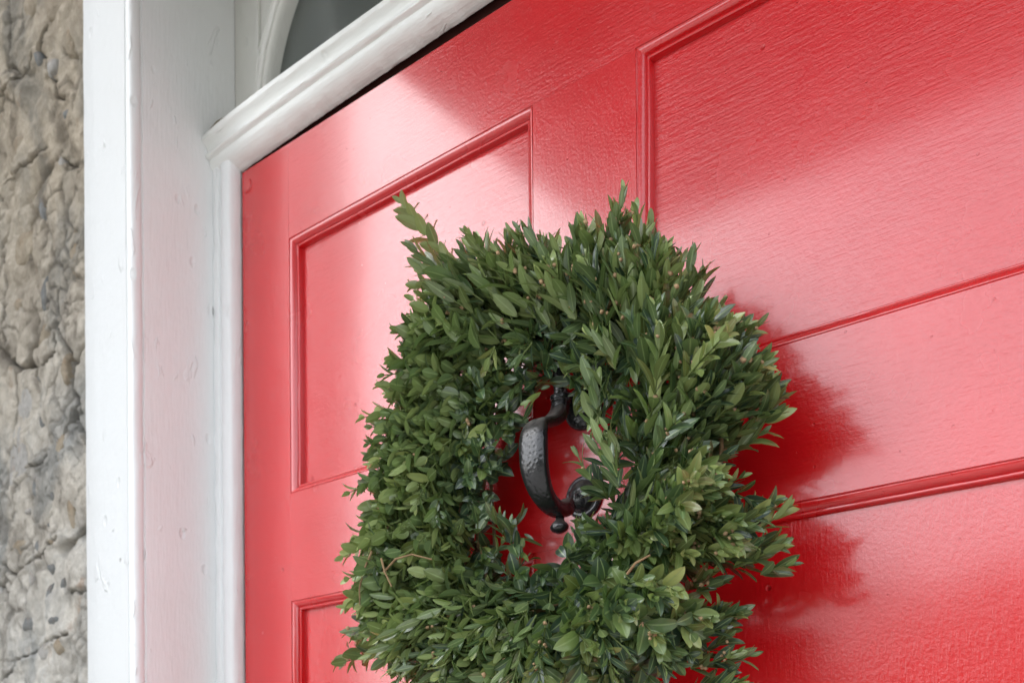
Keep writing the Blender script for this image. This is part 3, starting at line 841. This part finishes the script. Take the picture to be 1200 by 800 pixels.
# outer silhouette radius of the foliage by bearing (degrees, 0 = right, 90 = up)
OUT = [(-180, .222), (-165, .238), (-150, .262), (-120, .252), (-90, .245), (-60, .255), (-47, .265), (-42, .250), (-38, .222), (-33, .225), (-27, .252), (-20, .246), (-16, .225), (-12, .182), (-8, .196), (-4, .228), (2, .240), (10, .238), (15, .225), (20, .208), (27, .204), (34, .214), (40, .203), (46, .202), (55, .224), (62, .208), (72, .200),
       (82, .192), (92, .204), (100, .218), (108, .226), (114, .232), (118, .236), (123, .234), (128, .224), (140, .214), (150, .205), (165, .208), (180, .222)]
def rout(deg):
    for (a, ra), (b, rb) in zip(OUT, OUT[1:]):
        if a <= deg <= b: return ra + (rb - ra) * (deg - a) / (b - a)
    return .23
# growth direction of the sprigs by bearing
FLOW = [(-180, 228), (-150, 215), (-120, 205), (-90, 250), (-65, 325), (-40, 358), (-15, 372), (10, 400), (35, 415), (55, 430), (75, 448), (95, 462), (115, 500), (135, 515), (150, 540), (165, 570), (180, 588)]
def flow(deg):
    for (a, ra), (b, rb) in zip(FLOW, FLOW[1:]):
        if a <= deg <= b: return math.radians(ra + (rb - ra) * (deg - a) / (b - a))
    return 0
def in_hole(p, pad=0.0):
    # the open eye, leaning with the drape of the sprigs
    hx = WC.x - .016 + (-.035 - p.y) * .62; hz = 1.792
    return abs((p.x - hx) / (.027 + pad)) ** 3 + abs((p.z - hz + .004) / (.080 + pad)) ** 3 < 1
leaves = []      # (lib index, origin, X axis, Z axis, length)
stems = []       # (points, radius)
buds = []
wrng = random.Random(23)
def add_sprig(base, dirn, L, narrow, lscale, bend=None, strict=True, budp=.15, toff=.04):
    dirn = dirn.normalized(); side = dirn.cross(Vector((wrng.uniform(-1, 1), wrng.uniform(-1, 1), wrng.uniform(-1, 1)))).normalized()
    pts = [base.copy()]; T = dirn.copy(); n = max(3, int(L / .0092)); roll = wrng.uniform(0, math.pi)
    b = bend if bend is not None else Vector((wrng.uniform(-1, 1), wrng.uniform(-.6, .3), wrng.uniform(-1, .6))) * .07
    local = []
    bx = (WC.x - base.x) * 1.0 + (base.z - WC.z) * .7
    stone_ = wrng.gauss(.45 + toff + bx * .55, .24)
    for i in range(n):
        T = (T + b).normalized(); p = pts[-1] + T * .0092 * (1.15 if narrow else 1); pts.append(p)
        u = (i + 1) / n
        a1 = side.cross(T).normalized(); a2 = T.cross(a1).normalized()
        ang0 = roll + (math.pi / 2) * i
        ll = lscale * (.62 + .5 * math.sin(math.pi * min(1, u * .95 + .05))) * wrng.uniform(.82, 1.15)
        if i == n - 1: ll *= .85
        for sd in (0, math.pi):
            an = ang0 + sd + wrng.uniform(-.35, .35)
            outv = a1 * math.cos(an) + a2 * math.sin(an)
            op = wrng.uniform(.30, .66) if narrow else wrng.uniform(.6, 1.05)
            if i >= n - 2: op *= .55
            X = (T * math.cos(op) + outv * math.sin(op)).normalized()
            Zu = (T * math.sin(op) - outv * math.cos(op)).normalized()      # upper face looks toward the tip
            # leaves roll a little to face the light (outwards and up)
            Zu = (Zu + Vector((.0, -.65, .38)) * wrng.uniform(.15, 1.1)).normalized()
            Zu = (Zu - X * Zu.dot(X)).normalized()
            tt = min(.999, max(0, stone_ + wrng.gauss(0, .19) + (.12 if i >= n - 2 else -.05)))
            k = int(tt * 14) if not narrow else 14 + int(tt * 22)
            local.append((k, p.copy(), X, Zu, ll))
    if strict:
        for (k, p, X, Zu, ll) in local:
            q = p + X * ll
            dg = math.degrees(math.atan2(q.z - WC.z, q.x - WC.x)); rr = math.hypot(q.x - WC.x, q.z - WC.z)
            if rr > rout(dg) + wrng.uniform(-.012, .010): return False
    for (k, p, X, Zu, ll) in local:
        mid = p + X * ll * .6; q = p + X * ll
        if in_hole(mid, -.002) or in_hole(q, -.004): 
            if strict: continue
        if q.y > -.006: continue
        if not strict and L < .038 and in_hole(q, -.012): continue
        leaves.append((k, p, X, Zu, ll))
    stems.append((pts, .0010))
    if wrng.random() < budp:
        for q in pts[2::2]:
            if in_hole(q, .004): continue
            for _ in range(wrng.randrange(1, 4)):
                buds.append((q + Vector((wrng.uniform(-1, 1), wrng.uniform(-1.4, .4), wrng.uniform(-1, 1))) * .0034, wrng.uniform(.0012, .0023)))
    return True
def zone(deg):
    """narrow pointed leaves to the right and top, small ovals to the left and below"""
    if -45 < deg < 112: return True, .0262, .5
    if deg >= 112 or deg < -150: return False, .0205, .07
    return (wrng.random() < .4), .0225, .10
made = 0; tries = 0
while made < 1050 and tries < 14000:
    tries += 1
    phi = wrng.uniform(-math.pi, math.pi); deg = math.degrees(phi)
    ro = rout(deg); psi = wrng.uniform(-1.75, 1.75)            # 0 = facing out of the door, + = outward
    if wrng.random() < .16: psi = wrng.uniform(.9, 1.75)
    er = Vector((math.cos(phi), 0, math.sin(phi))); rin = .070; rm = (min(ro, .26) + rin) / 2 - .002; mr_ = (min(ro, .26) - rin) / 2
    nrm = er * math.sin(psi) + Vector((0, -1, 0)) * math.cos(psi)
    base = Vector((WC.x, WC.y, WC.z)) + er * rm + nrm * mr_ * wrng.uniform(.25, .62) * (Vector((1, 1, 1)).length / 1.732)
    base.y = max(-.125, min(-.014, base.y))
    fa = flow(deg) + wrng.gauss(0, .24)
    fl = Vector((math.cos(fa), 0, math.sin(fa)))
    dirn = fl * 1.0 + nrm * wrng.uniform(.15, .55) + er * (.25 if psi > 0.4 else 0)
    narrow, ls, bp = zone(deg)
    L = wrng.uniform(.034, .070) * (1.15 if narrow else 1)
    if in_hole(base, .0): continue
    if add_sprig(base, dirn, L, narrow, ls * wrng.uniform(.85, 1.12), budp=bp): made += 1
# dense short inner growth hiding the red, its leaves coloured darker as gap shade
for i in range(520):
    phi = wrng.uniform(-math.pi, math.pi); deg = math.degrees(phi); ro = min(rout(deg), .235)
    er = Vector((math.cos(phi), 0, math.sin(phi))); r = wrng.uniform(.078, ro - .050)
    base = WC + er * r; base.y = wrng.uniform(-.030, -.060)
    narrow, ls, bp = zone(deg)
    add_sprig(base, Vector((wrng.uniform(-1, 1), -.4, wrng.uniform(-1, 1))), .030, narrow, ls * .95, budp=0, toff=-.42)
# named stray sprigs of the outline
def sprig_at(x, y, z, dx_, dy_, dz_, L, narrow=False, ls=.022, bend=(0, 0, .02), n=1, sp=.012):
    for q in range(n):
        jt = Vector((wrng.gauss(0, sp), wrng.gauss(0, sp * .6), wrng.gauss(0, sp))) if q else Vector()
        dj = Vector((wrng.gauss(0, .16), wrng.gauss(0, .12), wrng.gauss(0, .16))) if q else Vector()
        add_sprig(Vector((x, y, z)) + jt, Vector((dx_, dy_, dz_)).normalized() + dj, L * (1 if not q else wrng.uniform(.7, .95)), narrow, ls, bend=Vector(bend), strict=False, budp=.3)
sprig_at(-.625, -.075, 2.000, -.68, -.15, .75, .095, ls=.0215, bend=(.012, 0, .010))
sprig_at(-.605, -.080, 1.970, -.95, -.1, .35, .070, ls=.021, bend=(-.01, 0, -.01), n=2)
sprig_at(-.570, -.085, 1.945, -.95, -.1, .08, .085, ls=.0205, bend=(-.01, 0, -.01), n=3)
sprig_at(-.622, -.080, 1.890, -.90, -.1, -.15, .065, ls=.020, bend=(0, 0, -.03), n=3)
sprig_at(-.440, -.062, 1.910, .10, -.1, 1.0, .040, True, .025, n=4)
sprig_at(-.478, -.075, 1.918, -.30, -.1, .9, .032, True, .025, n=4)
sprig_at(-.395, -.068, 1.870, .22, -.15, .95, .050, True, .027, n=4)
sprig_at(-.366, -.060, 1.822, .50, -.15, .80, .045, True, .025, n=6)
sprig_at(-.358, -.052, 1.790, .80, -.1, .50, .040, True, .024, n=7)
sprig_at(-.358, -.055, 1.765, .85, -.1, .25, .035, True, .023, n=4)
sprig_at(-.358, -.052, 1.705, .9, -.1, .30, .042, True, .023, n=6)
sprig_at(-.360, -.048, 1.680, .95, -.1, .10, .036, True, .023, n=5)
sprig_at(-.400, -.056, 1.628, .95, -.1, .20, .055, True, .023, n=4)
sprig_at(-.398, -.058, 1.600, .98, -.1, .12, .055, True, .023, n=4)
sprig_at(-.390, -.060, 1.570, .98, -.1, .10, .055, True, .023, n=4)
sprig_at(-.600, -.060, 1.716, .80, -.20, .50, .034, False, .0135)        # little sprig leaning into the eye
sprig_at(-.740, -.060, 1.660, -.8, -.15, -.3, .060, False, .019, n=2)
for zz in (1.755, 1.780, 1.805, 1.830, 1.855):
    sprig_at(-.436 - .010 * math.sin(zz * 60), -.098, zz - .02, -.25, -.25, .9, .034, True, .022, n=3, sp=.009)
sprig_at(-.575, -.050, 1.905, -.5, -.4, -.8, .040, False, .020, n=4)
sprig_at(-.610, -.050, 1.880, -.1, -.5, -.8, .040, False, .020, n=3)
sprig_at(-.405, -.050, 1.665, .8, -.3, .15, .040, True, .023, n=5)
sprig_at(-.400, -.045, 1.640, .9, -.3, .1, .040, True, .023, n=4)
sprig_at(-.485, -.100, 1.850, -.75, -.15, -.45, .022, True, .018)
sprig_at(-.510, -.095, 1.895, -.6, -.25, -.75, .022, True, .020)
sprig_at(-.555, -.095, 1.905, -.2, -.3, -.9, .022, True, .018)

# -- realise leaves: the 300 that show largest become parts, the rest one mesh
def leaf_mat4(p, X, Z, L):
    Y = Z.cross(X).normalized(); Z2 = X.cross(Y)
    m4 = Matrix((X * L, Y * L, Z2 * L)).transposed().to_4x4(); m4.translation = p; return m4
allV, allF, off = [], [], 0
mats4 = []
for (k, p, X, Zu, ll) in leaves:
    m4 = leaf_mat4(p, X, Zu, ll); mats4.append(m4)
    A = np.array(m4)[:3, :3]; t = np.array(m4)[:3, 3]
    allV.append(LIB[k]['V'] @ A.T + t)
AV = np.concatenate(allV); NL = len(leaves)
AF = (FARR[None] + (np.arange(NL) * NVL)[:, None, None]).reshape(-1, 4)
bvh = BVHTree.FromPolygons([tuple(v) for v in AV.tolist()], AF.tolist(), all_triangles=False)
eye = Vector((0, CAMY, EYE)); score = []
nf = len(FARR)
for i in range(NL):
    vv = allV[i]; c0 = Vector(vv[NVL // 2]); dd = (c0 - eye); ds = dd.length; dn = dd.normalized()
    hit = bvh.ray_cast(eye, dn, 5)
    if hit[2] is None or hit[2] // nf != i: continue
    q = vv - np.array(eye); dep = q @ np.array(F); a = (q @ np.array(R)) / dep; b = q[:, 2] / dep
    y_px = 932 - b * 1170
    if y_px.min() > 800: continue
    area = 0
    P2 = np.stack([a, b], 1)[[2 * 5 + 0, 2 * 5 + 4, 7 * 5 + 4, 7 * 5 + 0]]
    area = .5 * abs(sum(P2[j][0] * P2[(j + 1) % 4][1] - P2[(j + 1) % 4][0] * P2[j][1] for j in range(4)))
    score.append((area, i))
score.sort(reverse=True); chosen = {i for _, i in score[:300]}
def leaf_bpy_mesh(name, V, Fc, UV, C):
    me = bpy.data.meshes.new(name)
    me.vertices.add(len(V)); me.vertices.foreach_set('co', np.asarray(V, dtype=np.float32).ravel())
    me.loops.add(len(Fc) * 4); me.loops.foreach_set('vertex_index', np.asarray(Fc, dtype=np.int32).ravel())
    me.polygons.add(len(Fc)); me.polygons.foreach_set('loop_start', np.arange(len(Fc), dtype=np.int32) * 4)
    me.polygons.foreach_set('use_smooth', np.ones(len(Fc), dtype=bool))
    me.update(calc_edges=True); me.validate()
    uvl = me.uv_layers.new(name='leaf_uv'); uvl.data.foreach_set('uv', np.asarray(UV, dtype=np.float32)[np.asarray(Fc).ravel()].ravel())
    ca = me.color_attributes.new('tone', 'FLOAT_COLOR', 'POINT'); ca.data.foreach_set('color', np.asarray(C, dtype=np.float32).ravel())
    me.materials.append(LEAF)
    return me
LM = {}
for i in sorted(chosen):
    k = leaves[i][0]
    if k not in LM:
        d_ = LIB[k]; LM[k] = leaf_bpy_mesh('leaf', d_['V'], d_['F'], d_['UV'], np.tile(d_['C'], (NVL, 1)))
    o = bpy.data.objects.new('leaf', LM[k]); COL.objects.link(o); o.parent = wr; o.matrix_local = mats4[i]
rest = [i for i in range(NL) if i not in chosen]
RV = np.concatenate([allV[i] for i in rest]); RU = np.concatenate([LIB[leaves[i][0]]['UV'] for i in rest])
RC = np.concatenate([np.tile(np.clip(np.array(LIB[leaves[i][0]]['C']) + np.array([wrng.uniform(-.14, .14), 0, 0, 0]), 0, 1), (NVL, 1)) for i in rest])
RF = (FARR[None] + (np.arange(len(rest)) * NVL)[:, None, None]).reshape(-1, 4)
o = bpy.data.objects.new('foliage', leaf_bpy_mesh('foliage', RV, RF, RU, RC)); COL.objects.link(o); o.parent = wr; o['kind'] = 'stuff'
print('leaves', NL, 'visible', len(score), 'sprigs', made, 'tries', tries)
def tube(V, Fc, pts, r0, r1, seg=5):
    base = len(V); n = len(pts)
    for i, p in enumerate(pts):
        a = pts[max(0, i - 1)]; b = pts[min(n - 1, i + 1)]; T = (b - a).normalized()
        A = T.orthogonal().normalized(); B = T.cross(A); r = r0 + (r1 - r0) * i / (n - 1)
        for q in range(seg):
            an = 2 * math.pi * q / seg; V.append(p + A * r * math.cos(an) + B * r * math.sin(an))
    for i in range(n - 1):
        for q in range(seg):
            a0 = base + i * seg + q; b0 = base + i * seg + (q + 1) % seg; Fc.append((a0, b0, b0 + seg, a0 + seg))
V, Fc = [], []
for pts, r in stems:
    pts = [p for p in pts[1:] if not in_hole(p, .006)]
    if len(pts) > 2: tube(V, Fc, pts, .0009, .0005)
o = link_mesh('stems', V, Fc, STEM, wr, True); o['kind'] = 'stuff'
# ring of twigs inside
V, Fc = [], []
for k in range(9):
    pts = []; rr = .135 + .030 * math.cos(k * 2.1); yy = -.035 + .02 * math.sin(k * 1.7)
    for q in range(49):
        a = 2 * math.pi * q / 48
        pts.append(WC + Vector(((rr + .012 * math.sin(3 * a + k)) * math.cos(a), yy + .050 + .012 * math.sin(2 * a + k * 2), (rr + .012 * math.sin(3 * a + k)) * math.sin(a))))
    tube(V, Fc, pts, .0018, .0018, 6)
o = link_mesh('twig_ring', V, Fc, TWIG, wr, True)
for pts in ([(-.6833, -.128, 1.7295), (-.689, -.133, 1.712), (-.693, -.135, 1.695), (-.6978, -.13, 1.681)],
            [(-.6531, -.145, 1.715), (-.646, -.148, 1.702), (-.6402, -.145, 1.6881)],
            [(-.655, -.14, 1.704), (-.635, -.145, 1.712), (-.615, -.145, 1.713), (-.600, -.135, 1.708)],
            [(-.3904, -.15, 1.6627), (-.382, -.152, 1.669), (-.3708, -.15, 1.6735)]):
    V, Fc = [], []; tube(V, Fc, [Vector(p) for p in pts], .0011, .0007, 7); link_mesh('twig', V, Fc, TWIG, wr, True)
ib = bmesh.new(); bmesh.ops.create_icosphere(ib, subdivisions=1, radius=1)
iv = [v.co.copy() for v in ib.verts]; ifc = [[v.index for v in f.verts] for f in ib.faces]; ib.free()
V, Fc = [], []
for p, r in buds:
    b0 = len(V); V += [p + v * r * (1 + .25 * math.sin(9 * v.x + p.x * 900)) for v in iv]; Fc += [[b0 + j for j in f] for f in ifc]
if V:
    o = link_mesh('dry_buds', V, Fc, BUD, wr, True); o['kind'] = 'stuff'
